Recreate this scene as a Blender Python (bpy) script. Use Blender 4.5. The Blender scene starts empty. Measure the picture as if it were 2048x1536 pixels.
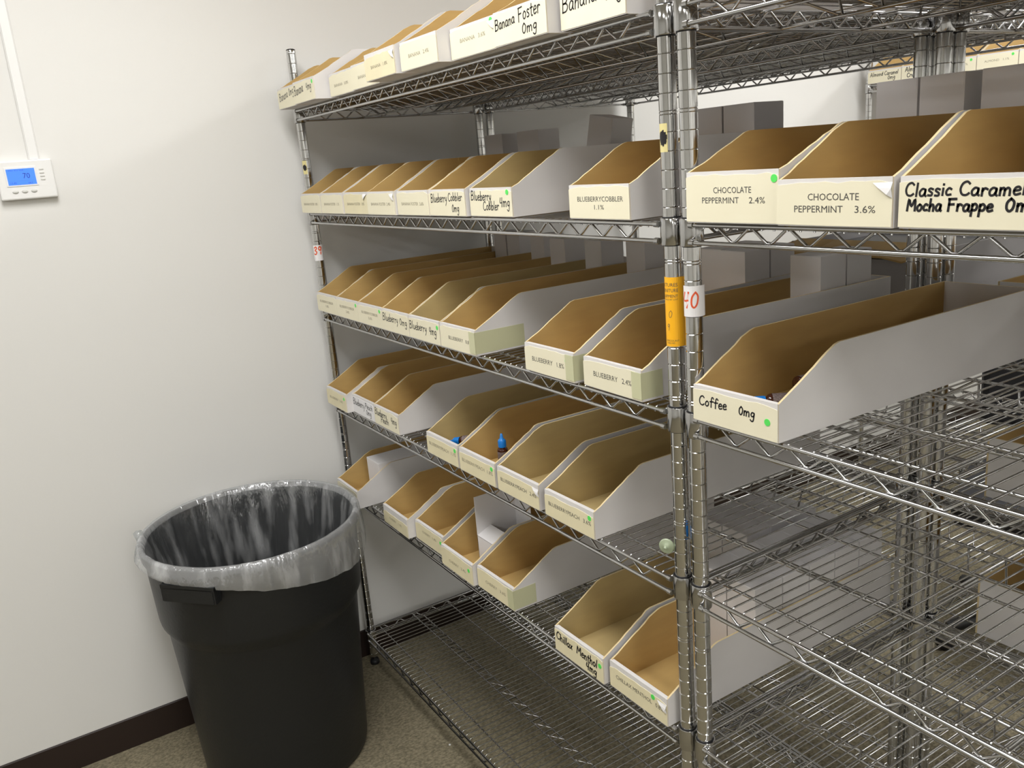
import bpy, bmesh, math, random
from mathutils import Vector, Matrix
random.seed(7)
S = 0.0254            # the layout is measured in inches
FZ = 63.5             # height of the layout's zero above the floor
sc = bpy.context.scene
COL = sc.collection
def W(x, y, z): return Vector((x*S, y*S, (z+FZ)*S))
def Z(z): return (z+FZ)*S

# ------------------------------------------------------------------ camera, light, exposure
cam_d = bpy.data.cameras.new('camera'); cam = bpy.data.objects.new('camera', cam_d); COL.objects.link(cam)
cam_d.sensor_width = 36; cam_d.lens = 1705.66/2048*36; cam_d.clip_start = 0.02; cam_d.clip_end = 60
_y, _p, _r = 1.0254, 0.25857, -0.08357
f0 = Vector((-math.sin(_y), math.cos(_y), 0)); rt = Vector((math.cos(_y), math.sin(_y), 0)); up = Vector((0, 0, 1))
fw = f0*math.cos(_p)-up*math.sin(_p); uu = up*math.cos(_p)+f0*math.sin(_p)
r2 = rt*math.cos(_r)+uu*math.sin(_r); u2 = uu*math.cos(_r)-rt*math.sin(_r)
M = Matrix((r2, u2, -fw)).transposed().to_4x4(); M.translation = W(36.236, -33.297, -1.668)
cam.matrix_world = M
sc.camera = cam
sc.view_settings.view_transform = 'Standard'; sc.view_settings.look = 'None'
sc.view_settings.gamma = 1; sc.view_settings.use_curve_mapping = False
sc.view_settings.exposure = 0.48
wd = bpy.data.worlds.new('world'); sc.world = wd; wd.use_nodes = True
wd.node_tree.nodes['Background'].inputs[0].default_value = (1, 0.97, 0.92, 1)
wd.node_tree.nodes['Background'].inputs[1].default_value = 0.05
CEIL = 38.5
LIGHTS = [(x, y, p) for x in (-10, 86, 182) for y, p in ((-122, 14), (-26, 18), (73, 17), (150, 13))]  # row nearest wall_front is added as fill, reaching deep into the shelves
def area(x, y, p):
    d = bpy.data.lights.new('ceiling_lamp', 'AREA'); d.shape = 'RECTANGLE'; d.size = 46*S; d.size_y = 22*S
    d.energy = p; d.color = (1.0, 0.995, 0.985)
    o = bpy.data.objects.new('ceiling_lamp_light', d); COL.objects.link(o); o.location = W(x, y, CEIL-0.6)
    return o

# ------------------------------------------------------------------ materials
def mat(name, col, rough=0.5, metal=0.0, noise=None, bump=None, spec=0.5, **kw):
    m = bpy.data.materials.new(name); m.use_nodes = True; nt = m.node_tree; b = nt.nodes['Principled BSDF']
    b.inputs['Base Color'].default_value = (*col, 1); b.inputs['Roughness'].default_value = rough
    b.inputs['Metallic'].default_value = metal; b.inputs['Specular IOR Level'].default_value = spec
    for k, v in kw.items(): b.inputs[k.replace('_', ' ')].default_value = v
    tc = nt.nodes.new('ShaderNodeTexCoord')
    if noise:      # (scale vector, second colour, amount, detail)
        mp = nt.nodes.new('ShaderNodeMapping'); mp.inputs['Scale'].default_value = noise[0]
        n = nt.nodes.new('ShaderNodeTexNoise'); n.inputs['Scale'].default_value = 1; n.inputs['Detail'].default_value = noise[3] if len(noise) > 3 else 3
        r = nt.nodes.new('ShaderNodeMapRange'); r.inputs[1].default_value = .35; r.inputs[2].default_value = .65; r.inputs[4].default_value = noise[2]
        x = nt.nodes.new('ShaderNodeMix'); x.data_type = 'RGBA'
        x.inputs[6].default_value = (*col, 1); x.inputs[7].default_value = (*noise[1], 1)
        nt.links.new(tc.outputs['Object'], mp.inputs[0]); nt.links.new(mp.outputs[0], n.inputs['Vector'])
        nt.links.new(n.outputs['Fac'], r.inputs[0]); nt.links.new(r.outputs[0], x.inputs[0]); nt.links.new(x.outputs[2], b.inputs['Base Color'])
    if bump:       # (scale vector, strength, distance)
        mp = nt.nodes.new('ShaderNodeMapping'); mp.inputs['Scale'].default_value = bump[0]
        n = nt.nodes.new('ShaderNodeTexNoise'); n.inputs['Scale'].default_value = 1; n.inputs['Detail'].default_value = 3
        bp = nt.nodes.new('ShaderNodeBump'); bp.inputs['Strength'].default_value = bump[1]; bp.inputs['Distance'].default_value = bump[2]
        nt.links.new(tc.outputs['Object'], mp.inputs[0]); nt.links.new(mp.outputs[0], n.inputs['Vector'])
        nt.links.new(n.outputs['Fac'], bp.inputs['Height']); nt.links.new(bp.outputs[0], b.inputs['Normal'])
    return m
M_ = {}
M_['wall'] = mat('painted_wall', (0.755, 0.75, 0.728), 0.7, bump=((90, 90, 90), .08, .002))
M_['ceil'] = mat('ceiling_tile', (0.80, 0.79, 0.75), 0.9, bump=((60, 60, 60), .3, .004))
M_['carpet'] = mat('carpet', (0.14, 0.12, 0.076), 0.95, noise=((170, 110, 100), (0.27, 0.235, 0.155), 1, 4), bump=((220, 150, 150), .7, .004))
M_['base'] = mat('vinyl_baseboard', (0.022, 0.013, 0.011), 0.35)
M_['chrome'] = mat('chrome', (0.52, 0.52, 0.52), 0.12, 1.0)
M_['chrome_post'] = mat('chrome_post', (0.62, 0.62, 0.615), 0.11, 1.0, bump=((500, 500, 6), .10, .0006))
M_['gap'] = mat('black_plastic', (0.012, 0.012, 0.014), 0.45)
M_['white'] = mat('white_board', (0.72, 0.70, 0.69), 0.6, noise=((14, 6, 9), (0.64, 0.62, 0.61), .6))
M_['kraft'] = mat('kraft_board', (0.53, 0.355, 0.13), 0.75, noise=((30, 12, 60), (0.47, 0.31, 0.115), .6, 5))
M_['kraft_olive'] = mat('kraft_board_pale', (0.49, 0.37, 0.165), 0.75, noise=((30, 12, 60), (0.44, 0.33, 0.15), .6, 5))
M_['edge'] = mat('board_edge', (0.66, 0.53, 0.30), 0.8)
M_['cream'] = mat('cream_label', (0.80, 0.755, 0.58), 0.55, noise=((25, 25, 25), (0.78, 0.73, 0.55), .5))
M_['cream2'] = mat('aged_label', (0.78, 0.71, 0.48), 0.55, noise=((25, 25, 25), (0.71, 0.65, 0.45), .6))
M_['ink'] = mat('printed_ink', (0.07, 0.065, 0.06), 0.6)
M_['ink_faint'] = mat('faint_ink', (0.26, 0.23, 0.16), 0.7)
M_['marker'] = mat('black_marker', (0.012, 0.011, 0.013), 0.4)
M_['green'] = mat('green_dot', (0.10, 0.74, 0.12), 0.45)
M_['orange'] = mat('orange_sticker', (0.95, 0.47, 0.01), 0.45)
M_['red'] = mat('red_marker', (0.72, 0.10, 0.03), 0.5)
M_['paper'] = mat('white_sticker', (0.80, 0.79, 0.80), 0.5)
M_['tape'] = mat('masking_tape', (0.68, 0.60, 0.28), 0.6)
M_['tape_clear'] = mat('yellowed_tape', (0.56, 0.56, 0.36), 0.25)
M_['amber'] = mat('amber_glass', (0.045, 0.012, 0.006), 0.12)
M_['bottle_label'] = mat('bottle_label', (0.075, 0.045, 0.04), 0.5, noise=((900, 900, 420), (0.28, 0.235, 0.235), .8, 2))
M_['blue'] = mat('blue_cap', (0.01, 0.20, 0.62), 0.35)
M_['carton'] = mat('white_carton', (0.74, 0.725, 0.735), 0.5)
M_['carton_shaded'] = mat('shaded_carton', (0.42, 0.41, 0.42), 0.55)  # darker copy of the white board, shade put into the grey
M_['bin'] = mat('black_bin_plastic', (0.010, 0.011, 0.012), 0.42, bump=((130, 130, 130), .25, .002))
M_['thermo'] = mat('white_plastic', (0.80, 0.80, 0.79), 0.35)
M_['button'] = mat('grey_button', (0.60, 0.60, 0.57), 0.4)
M_['disc'] = mat('clear_green_plastic', (0.52, 0.60, 0.42), 0.12, Transmission_Weight=0.35)
M_['dark'] = mat('dark_upholstery', (0.02, 0.02, 0.024), 0.7)
def lcd():
    m = mat('lcd_screen', (0.02, 0.06, 0.30), 0.2); b = m.node_tree.nodes['Principled BSDF']
    b.inputs['Emission Color'].default_value = (0.05, 0.20, 0.95, 1); b.inputs['Emission Strength'].default_value = 0.9
    return m
M_['lcd'] = lcd()
M_['lcd_ink'] = mat('lcd_segment', (0.01, 0.04, 0.28), 0.3)
def lamp_mat():
    m = mat('lamp_diffuser', (0.9, 0.9, 0.88), 0.4); b = m.node_tree.nodes['Principled BSDF']
    b.inputs['Emission Color'].default_value = (1, 0.97, 0.92, 1); b.inputs['Emission Strength'].default_value = 2
    return m
M_['lamp'] = lamp_mat()
def film(lo=.05, hi=.42, nm='clear_liner_film'):
    m = bpy.data.materials.new(nm); m.use_nodes = True; nt = m.node_tree; nt.nodes.clear()
    out = nt.nodes.new('ShaderNodeOutputMaterial'); tr = nt.nodes.new('ShaderNodeBsdfTransparent')
    tr.inputs[0].default_value = (0.93, 0.95, 0.96, 1)
    df = nt.nodes.new('ShaderNodeBsdfDiffuse'); df.inputs[0].default_value = (0.66, 0.67, 0.68, 1)
    gl = nt.nodes.new('ShaderNodeBsdfGlossy'); gl.inputs['Roughness'].default_value = 0.18; gl.inputs[0].default_value = (.9, .92, .95, 1)
    tc = nt.nodes.new('ShaderNodeTexCoord'); mp = nt.nodes.new('ShaderNodeMapping'); mp.inputs['Scale'].default_value = (26, 26, 5)
    n = nt.nodes.new('ShaderNodeTexNoise'); n.inputs['Scale'].default_value = 1; n.inputs['Detail'].default_value = 4
    bp = nt.nodes.new('ShaderNodeBump'); bp.inputs['Strength'].default_value = .9; bp.inputs['Distance'].default_value = .02
    r = nt.nodes.new('ShaderNodeMapRange'); r.inputs[1].default_value = .48; r.inputs[2].default_value = .72; r.inputs[3].default_value = lo; r.inputs[4].default_value = hi
    m1 = nt.nodes.new('ShaderNodeMixShader'); m2 = nt.nodes.new('ShaderNodeMixShader'); m2.inputs[0].default_value = .13
    L = nt.links.new
    L(tc.outputs['Object'], mp.inputs[0]); L(mp.outputs[0], n.inputs['Vector']); L(n.outputs['Fac'], r.inputs[0]); L(n.outputs['Fac'], bp.inputs['Height'])
    L(bp.outputs[0], gl.inputs['Normal']); L(r.outputs[0], m1.inputs[0]); L(tr.outputs[0], m1.inputs[1]); L(df.outputs[0], m1.inputs[2])
    L(m1.outputs[0], m2.inputs[1]); L(gl.outputs[0], m2.inputs[2]); L(m2.outputs[0], out.inputs[0])
    return m
M_['film'] = film()
M_['film_dense'] = film(.28, .62, 'folded_liner_film')

# ------------------------------------------------------------------ builders
class MB:
    """collects shapes (inches, local) into one mesh"""
    def __init__(s): s.v = []; s.f = []; s.m = []; s.sm = []
    def add(s, vs, fs, mi=0, smooth=False):
        o = len(s.v); s.v += [tuple(p) for p in vs]
        for i, f in enumerate(fs):
            s.f.append([o+k for k in f]); s.m.append(mi[i] if isinstance(mi, (list, tuple)) else mi); s.sm.append(smooth)
    def box(s, x0, x1, y0, y1, z0, z1, mi=0):
        v = [(x0, y0, z0), (x1, y0, z0), (x1, y1, z0), (x0, y1, z0), (x0, y0, z1), (x1, y0, z1), (x1, y1, z1), (x0, y1, z1)]
        s.add(v, [(0, 3, 2, 1), (4, 5, 6, 7), (0, 1, 5, 4), (1, 2, 6, 5), (2, 3, 7, 6), (3, 0, 4, 7)], mi)
    def tube(s, pts, r, n=6, cap=True, mi=0):
        pts = [Vector(p) for p in pts]; rings = []; vs = []
        for i, p in enumerate(pts):
            a = pts[max(i-1, 0)]; b = pts[min(i+1, len(pts)-1)]; d = (b-a).normalized()
            u = d.cross(Vector((0, 0, 1)));
            if u.length < 1e-3: u = d.cross(Vector((0, 1, 0)))
            u.normalize(); w = d.cross(u).normalized()
            for k in range(n):
                t = 2*math.pi*k/n; vs.append(p+(u*math.cos(t)+w*math.sin(t))*r)
        fs = []
        for i in range(len(pts)-1):
            for k in range(n): fs.append((i*n+k, i*n+(k+1) % n, (i+1)*n+(k+1) % n, (i+1)*n+k))
        s.add(vs, fs, mi, True)
        if cap:
            s.add(vs[:n], [tuple(range(n))][::1], mi); s.add(vs[-n:], [tuple(reversed(range(n)))], mi)
    def lathe(s, prof, n=24, c=(0, 0), mi=0, smooth=True, close=False):
        vs = []
        for r, z in prof:
            for k in range(n):
                t = 2*math.pi*k/n; vs.append((c[0]+r*math.cos(t), c[1]+r*math.sin(t), z))
        fs = []; m = len(prof)
        for i in range(m-1 if not close else m):
            j = (i+1) % m
            for k in range(n): fs.append((i*n+k, i*n+(k+1) % n, j*n+(k+1) % n, j*n+k))
        s.add(vs, fs, mi, smooth)
    def prism(s, poly, axis, a, b, mi_side=0, mi_a=0, mi_b=0):
        """poly of 2D points extruded along axis 0/1/2 from a to b"""
        def P(p, t):
            return (t, p[0], p[1]) if axis == 0 else (p[0], t, p[1]) if axis == 1 else (p[0], p[1], t)
        n = len(poly); vs = [P(p, a) for p in poly]+[P(p, b) for p in poly]
        fs = [tuple(range(n)), tuple(range(n, 2*n))]+[(i, (i+1) % n, n+(i+1) % n, n+i) for i in range(n)]
        s.add(vs, fs, [mi_a, mi_b]+[mi_side]*n)
    def mesh(s, name, mats, fix=True, bevel=0):
        me = bpy.data.meshes.new(name)
        me.from_pydata([(x*S, y*S, z*S) for x, y, z in s.v], [], s.f)
        for mm in (mats if isinstance(mats, (list, tuple)) else [mats]): me.materials.append(M_[mm])
        me.polygons.foreach_set('material_index', s.m); me.polygons.foreach_set('use_smooth', s.sm)
        if fix or bevel:
            bm = bmesh.new(); bm.from_mesh(me)
            if bevel:
                bmesh.ops.remove_doubles(bm, verts=bm.verts, dist=1e-6)
                bmesh.ops.bevel(bm, geom=[e for e in bm.edges], offset=bevel*S, segments=2, affect='EDGES', profile=.5)
            bmesh.ops.recalc_face_normals(bm, faces=bm.faces); bm.to_mesh(me); bm.free()
        me.update(); return me
    def obj(s, name, mats, parent=None, loc=None, rot=None, **k):
        return link(name, s.mesh(name, mats, **k), parent, loc, rot)
def link(name, me, parent=None, loc=None, rot=None):
    o = bpy.data.objects.new(name, me); COL.objects.link(o)
    if parent: o.parent = parent
    if loc is not None: o.location = loc
    if rot is not None: o.rotation_euler = rot
    return o
def tag(o, label, cat, group=None, kind=None):
    if label: o['label'] = label
    if cat: o['category'] = cat
    if group: o['group'] = group
    if kind: o['kind'] = kind
    return o
def thing(name, label, cat, loc, rz=0, group=None):
    o = bpy.data.objects.new(name, None); COL.objects.link(o); o.location = loc; o.rotation_euler = (0, 0, rz)
    o.empty_display_size = .02
    return tag(o, label, cat, group)
def dup(o, parent=None):
    c = o.copy(); COL.objects.link(c); c.parent = parent
    for ch in list(o.children): dup(ch, c)
    return c
def v3(x, y, z): return Vector((x*S, y*S, z*S))

# ------------------------------------------------------------------ the room
XL, XR, YF, YB = -61.0, 220.0, -210.0, 185.0
b = MB(); b.box(XL-4, XR+4, YF-4, YB+4, -FZ-4, -FZ); tag(b.obj('floor', 'carpet', loc=W(0, 0, 0)), 'brown olive loop carpet floor', None, kind='structure')
b = MB(); b.box(XL-4, XR+4, YF-4, YB+4, CEIL, CEIL+4); tag(b.obj('ceiling', 'ceil', loc=W(0, 0, 0)), 'off-white ceiling above the racks', None, kind='structure')
for nm, bx, lb in [('wall_left', (XL-4, XL, YF, YB), 'off-white painted wall with the thermostat'), ('wall_right', (XR, XR+4, YF, YB), 'off-white wall at the far right'),
               ('wall_front', (XL-4, XR+4, YF-4, YF), 'off-white wall behind the camera'), ('wall_back', (XL-4, XR+4, YB, YB+4), 'off-white wall beyond the last rack')]:
    b = MB(); b.box(*bx, -FZ, CEIL); tag(b.obj(nm, 'wall', loc=W(0, 0, 0)), lb, None, kind='structure')
b = MB(); b.prism([(XL, -FZ), (XL+.16, -FZ), (XL+.13, -FZ+3.6), (XL+.06, -FZ+3.75), (XL, -FZ+3.75)], 1, YF, YB)
tag(b.obj('baseboard_left', 'base', loc=W(0, 0, 0)), 'dark brown vinyl baseboard along the left wall', None, kind='structure')
for i, (x, y, p) in enumerate(LIGHTS):
    t = thing('ceiling_light', 'flush rectangular fluorescent ceiling light above the aisles', 'ceiling light', W(x, y, CEIL), 0, 'ceiling lights above the aisles')
    b = MB()
    for q in ((-24, 24, -12, -11), (-24, 24, 11, 12), (-24, -23, -11, 11), (23, 24, -11, 11)): b.box(*q, -.5, 0)
    b.obj('frame', 'thermo', t)
    b = MB(); b.box(-23, 23, -11, 11, -.3, -.1); b.obj('diffuser', 'lamp', t)
    area(x, y, p)

# ------------------------------------------------------------------ wire racks
LX, DY = 58.65, 22.7
LV = [5.4, -5.6, -16.6, -27.6, -38.6, -58.6]
def zig(b, p0, d, n0, step, count, zt, zb, r, dyb=0.0):
    """zigzag rod along unit direction d from p0; zt/zb heights, dyb sideways lean of the bottom"""
    side = Vector((-d.y, d.x, 0)); pts = []
    for i in range(count):
        base = Vector((p0[0], p0[1], 0))+d*(n0+i*step); top = (i % 2 == 0)
        c = Vector((base.x, base.y, zt if top else zb))+(side*dyb if not top else Vector())
        pts += [c-d*.13, c+d*.13]
    # soften the bends a little
    b.tube(pts, r, 5)
post_me = None
def make_post_mesh():
    prof = [(0.0, 11.4), (.46, 11.4), (.5, 11.3)]
    cuts = []
    for k in range(11, -63, -1):
        if k % 8 == 0: cuts += [k+.085, k-.085]
        else: cuts.append(k)
    for c in cuts:
        prof += [(.5, c+.08), (.5, c+.05), (.452, c+.045), (.452, c+.015), (.5, c-.04), (.5, c-.07)]
    prof += [(.5, -62.4), (.0, -62.4)]
    b = MB(); b.lathe(prof, 20); me = b.mesh('post', 'chrome_post', fix=True); me.set_sharp_from_angle(angle=.5); return me
post_me = make_post_mesh()
b = MB(); b.lathe([(0, 11.52), (.3, 11.52), (.47, 11.44), (.5, 11.38), (.3, 11.36), (0, 11.36)], 20); cap_me = b.mesh('cap', 'gap')
b = MB(); b.lathe([(0, -62.38), (.2, -62.38), (.2, -62.9), (.52, -62.92), (.6, -63.2), (.6, -63.49), (0, -63.49)], 16); foot_me = b.mesh('foot', 'gap')
# collar: hollow sleeve with four weld beads' worth of taper
b = MB(); b.lathe([(.635, 0), (.655, -.05), (.66, -1.45), (.64, -1.5), (.535, -1.5), (.535, -1.47), (.535, -.03), (.56, 0)], 24, close=True)
b.lathe([(.505, .07), (.532, .06), (.532, -1.56), (.505, -1.56)], 20, close=True, mi=1); collar_me = b.mesh('collar', ['chrome', 'gap']); collar_me.set_sharp_from_angle(angle=.5)
ZT, ZB = -.32, -1.27
def truss_mesh(long_):
    L = LX if long_ else DY; b = MB(); d = Vector((1, 0, 0)) if long_ else Vector((0, 1, 0))
    for z, r in ((ZT, .13), (ZB, .13)):
        p = d*.45; q = d*(L-.45); b.tube([(p.x, p.y, z), (q.x, q.y, z)], r, 8)
    n = int((L-2.6)/1.178)
    if n % 2 == 0: n -= 1
    st = (L-(n-1)*1.178)/2
    side = .17
    off = Vector((0, side, 0)) if long_ else Vector((side, 0, 0))
    zig(b, (off.x, off.y), d, st, 1.178, n, ZT-.12, ZB+.10, .085)
    for t in (.62, L-.62):
        for z in (ZT, ZB): # weld beads at the collars
            c = d*t; b.tube([(c.x-.16*d.x, c.y-.16*d.y, z), (c.x+.16*d.x, c.y+.16*d.y, z)], .19, 8)
    return b.mesh('truss', 'chrome', fix=False)
truss_long = truss_mesh(True); truss_short = truss_mesh(False)
b = MB()
for x0 in [0]:
    L = LX; b.tube([(-.6, 0, -.40), (L+.6, 0, -.40)], .1, 6); b.tube([(-.6, 1.6, ZB), (L+.6, 1.6, ZB)], .11, 6)
    n = 47; st = (L-(n-1)*1.178)/2; pts = []
    for i in range(n):
        c = Vector((st+i*1.178, 0 if i % 2 == 0 else 1.6, -.46 if i % 2 == 0 else ZB+.08)); pts += [c-Vector((.13, 0, 0)), c+Vector((.13, 0, 0))]
    b.tube(pts, .075, 5)
mid_me = b.mesh('middle_truss', 'chrome', fix=False)
b = MB(); b.tube([(-.6, 0, -.40), (LX+.6, 0, -.40)], .09, 6); rod_me = b.mesh('cross_rod', 'chrome', fix=False)
b = MB()
nw = 74; sp = .7855; x0 = LX/2-(nw-1)*sp/2
for i in range(nw):
    x = x0+i*sp; ya, yb = -.50, DY+.50
    b.tube([(x, ya, -.52), (x, ya+.04, -.30), (x, ya+.2, -.21), (x, yb-.2, -.21), (x, yb-.04, -.30), (x, yb, -.52)], .062, 5)
grid_me = b.mesh('shelf', 'chrome', fix=False)
def make_shelf(root, z):
    s = link('shelf', grid_me, root, v3(0, 0, z)); s['kind'] = 'stuff'
    for (x, y) in ((0, 0), (LX, 0), (0, DY), (LX, DY)):
        c = link('collar', collar_me, s, v3(x, y, 0)); 
    for y, sg in ((-.57, 0), (DY+.57, math.pi)):
        o = link('truss', truss_long, s, v3(0 if not sg else LX, y, 0), (0, 0, sg))
    for x, m in ((-.57, 1), (LX+.57, -1)):
        o = link('truss', truss_short, s, v3(x, 0 if m == 1 else DY, 0), (0, 0, 0 if m == 1 else math.pi))
    link('middle_truss', mid_me, s, v3(0, 6.2, 0)); link('middle_truss', mid_me, s, v3(LX, DY-6.2, 0), (0, 0, math.pi))
    for y in (1.45, DY/2, DY-1.45): link('cross_rod', rod_me, s, v3(0, y, 0))
    return s
def make_rack(x, y, label, levels=LV, dz=0.0, first=None):
    if first is None:
        t = thing('wire_shelving_rack', label, 'shelving rack', W(x, y, -FZ))
        for (px, py) in ((0, 0), (LX, 0), (0, DY), (LX, DY)):
            p = link('post', post_me, t, v3(px, py, FZ)); link('cap', cap_me, p); link('foot', foot_me, p)
        for z in levels: make_shelf(t, FZ+z)
        return t
    t = dup(first); t.location = W(x, y, -FZ); t['label'] = label
    return t
CX = 1.54
RACK = make_rack(-LX, 0, 'chrome wire shelving rack against the left wall, full of white bins')
make_rack(CX, 0, 'chrome wire shelving rack at right foreground with mostly empty lower shelves', first=RACK)
R2Y = 24.25
make_rack(-LX, R2Y, 'chrome wire rack standing directly behind the left front rack', first=RACK)
make_rack(CX, R2Y, 'chrome wire rack standing directly behind the right foreground rack', first=RACK)
R3Y = 99.0
make_rack(-LX, R3Y, 'distant chrome wire rack across the far aisle, beside the left wall', first=RACK)
make_rack(CX, R3Y, 'distant chrome wire rack across the far aisle, at the right edge', first=RACK)

# ------------------------------------------------------------------ lettering
def hand(*strokes): return [list(s) for s in strokes]
G = {   # pen strokes of a marker hand: width, strokes
 'B': (.62, [[(.05, 0), (.05, 1)], [(.05, 1), (.4, .97), (.48, .78), (.35, .58), (.08, .54)], [(.08, .54), (.42, .5), (.54, .28), (.4, .04), (.02, 0)]]),
 'F': (.58, [[(.08, 0), (.08, .98)], [(.02, .98), (.55, 1.0)], [(.08, .54), (.42, .56)]]),
 'C': (.62, [[(.55, .84), (.38, 1), (.14, .86), (.04, .45), (.16, .08), (.4, 0), (.58, .14)]]),
 'P': (.55, [[(.08, 0), (.08, 1)], [(.03, .98), (.38, .98), (.5, .76), (.38, .54), (.08, .5)]]),
 'M': (.78, [[(.04, 0), (.1, .98), (.36, .36), (.62, .98), (.7, 0)]]),
 'A': (.62, [[(.02, 0), (.28, 1), (.54, 0)], [(.12, .36), (.46, .38)]]),
 'a': (.5, [[(.4, .5), (.2, .56), (.04, .32), (.1, .04), (.28, .04), (.4, .3), (.4, .52), (.4, .1), (.48, .0)]]),
 'b': (.46, [[(.07, 1), (.06, .0)], [(.06, .1), (.2, .5), (.38, .46), (.4, .18), (.24, 0), (.06, .08)]]),
 'c': (.42, [[(.36, .46), (.2, .54), (.05, .3), (.12, .04), (.36, .06)]]),
 'd': (.5, [[(.38, .5), (.18, .54), (.04, .28), (.12, .02), (.34, .12), (.4, 1), (.4, .0)]]),
 'e': (.42, [[(.06, .28), (.36, .34), (.3, .54), (.12, .5), (.04, .24), (.14, .0), (.4, .08)]]),
 'f': (.42, [[(.42, .86), (.3, 1), (.18, .8), (.17, -.1)], [(.02, .5), (.4, .54)]]),
 'g': (.46, [[(.38, .5), (.16, .54), (.05, .3), (.16, .1), (.36, .22), (.38, .5), (.34, -.3), (.16, -.42), (.02, -.28)]]),
 'h': (.48, [[(.07, 1), (.06, 0)], [(.07, .3), (.22, .54), (.36, .44), (.38, 0)]]),
 'i': (.2, [[(.1, .52), (.1, 0)], [(.1, .78), (.1, .84)]]),
 'l': (.2, [[(.1, 1), (.09, 0)]]),
 'm': (.7, [[(.06, .54), (.06, 0)], [(.06, .36), (.2, .54), (.3, .4), (.3, 0)], [(.3, .36), (.46, .54), (.58, .4), (.6, 0)]]),
 'n': (.46, [[(.07, .54), (.06, 0)], [(.07, .34), (.22, .54), (.36, .42), (.37, 0)]]),
 'o': (.46, [[(.22, .54), (.06, .36), (.08, .08), (.24, 0), (.38, .16), (.38, .42), (.22, .54)]]),
 'p': (.46, [[(.07, .54), (.06, -.42)], [(.07, .4), (.24, .56), (.4, .36), (.32, .06), (.08, .06)]]),
 'r': (.38, [[(.07, .54), (.07, 0)], [(.07, .34), (.2, .54), (.36, .46)]]),
 's': (.38, [[(.34, .48), (.16, .55), (.07, .4), (.3, .2), (.26, .02), (.05, .03)]]),
 't': (.38, [[(.18, .86), (.17, .08), (.34, .02)], [(.02, .58), (.36, .6)]]),
 'u': (.48, [[(.06, .54), (.07, .1), (.22, .0), (.38, .2), (.38, .54), (.4, 0)]]),
 'x': (.42, [[(.04, .54), (.36, 0)], [(.36, .54), (.04, 0)]]),
 'y': (.46, [[(.06, .54), (.12, .16), (.3, .2)], [(.38, .54), (.28, -.1), (.12, -.42)]]),
 '0': (.5, [[(.24, .9), (.07, .62), (.08, .2), (.24, 0), (.4, .2), (.42, .65), (.24, .9)]]),
 '3': (.5, [[(.06, .8), (.26, .95), (.38, .72), (.16, .52), (.4, .32), (.3, .02), (.04, .08)]]),
 '4': (.5, [[(.1, .9), (.05, .42), (.4, .44)], [(.38, .92), (.36, 0)]]),
 '9': (.5, [[(.38, .8), (.18, .95), (.06, .68), (.2, .5), (.38, .66), (.38, .85), (.34, 0)]]),
 'R': (.58, [[(.08, 0), (.08, 1)], [(.04, .98), (.38, .96), (.46, .74), (.08, .5), (.52, 0)]]),
 ' ': (.34, []),
}
def smooth(pts, k=4):
    if len(pts) < 3: return [Vector(p) for p in pts]
    P = [Vector(p) for p in pts]; out = []
    for i in range(len(P)-1):
        a = P[max(i-1, 0)]; b_ = P[i]; c = P[i+1]; d = P[min(i+2, len(P)-1)]
        for j in range(k):
            t = j/k; out.append(.5*((2*b_)+(c-a)*t+(2*a-5*b_+4*c-d)*t*t+(3*b_-a-3*c+d)*t*t*t))
    out.append(P[-1]); return out
def hand_geo(text, w, h, pen, slant=.12, rnd=None):
    """quads in the text plane, scaled to width w and capital height h (inches)"""
    rnd = rnd or random.Random(len(text)*7+int(w*10)); tw = sum(G[c][0]+.07 for c in text); kx = w/tw; x = 0; V = []; F = []
    for c in text:
        wd_, st = G[c]; jy = rnd.uniform(-.04, .04)
        for s_ in st:
            pts = [Vector(((x+p[0])*kx+(p[1])*slant*h, (p[1]+jy)*h)) for p in smooth(s_)]
            n = len(pts)
            for i, p in enumerate(pts):
                a = pts[max(i-1, 0)]; b_ = pts[min(i+1, n-1)]; d = (b_-a)
                d = d.normalized() if d.length > 1e-6 else Vector((1, 0)); nn = Vector((-d.y, d.x))
                e = d*pen*.35*(-1 if i == 0 else 1 if i == n-1 else 0)
                V += [p+nn*pen/2+e, p-nn*pen/2+e]
            o = len(V)-2*n
            for i in range(n-1): F.append((o+2*i, o+2*i+1, o+2*i+3, o+2*i+2))
        x += wd_+.07
    return V, F
_cache = {}
def type_geo(text, w, h):
    """printed sans lettering from the built-in typeface; returns verts/faces scaled to width w (or natural) and cap height h"""
    if text not in _cache:
        cu = bpy.data.curves.new('t', 'FONT'); cu.body = text; cu.resolution_u = 2; cu.size = 1
        o = bpy.data.objects.new('t', cu); COL.objects.link(o)
        dg = bpy.context.evaluated_depsgraph_get(); me = bpy.data.meshes.new_from_object(o.evaluated_get(dg))
        _cache[text] = ([Vector((v.co.x, v.co.y)) for v in me.vertices], [tuple(p.vertices) for p in me.polygons])
        bpy.data.objects.remove(o); bpy.data.curves.remove(cu); bpy.data.meshes.remove(me)
    V, F = _cache[text]
    x0 = min(p.x for p in V); x1 = max(p.x for p in V); kx = w/(x1-x0); ky = h/.70
    return [Vector(((p.x-x0)*kx, p.y*ky)) for p in V], F
def lettering(items, place, mi_name, parent, name='lettering'):
    """items: (kind, text, u, v, w, h, pen, tilt)"""
    b = MB()
    for it in items:
        kind, text, u, v, w, h = it[:6]; pen = it[6] if len(it) > 6 else .07; tilt = math.radians(it[7]) if len(it) > 7 else 0
        V, F = (hand_geo(text, w, h, pen) if kind == 'h' else type_geo(text, w, h))
        ct, st_ = math.cos(tilt), math.sin(tilt)
        b.add([place(u+p.x*ct-p.y*st_, v+p.x*st_+p.y*ct) for p in V], F)
    return b.obj(name, mi_name, parent, fix=False)

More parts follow.
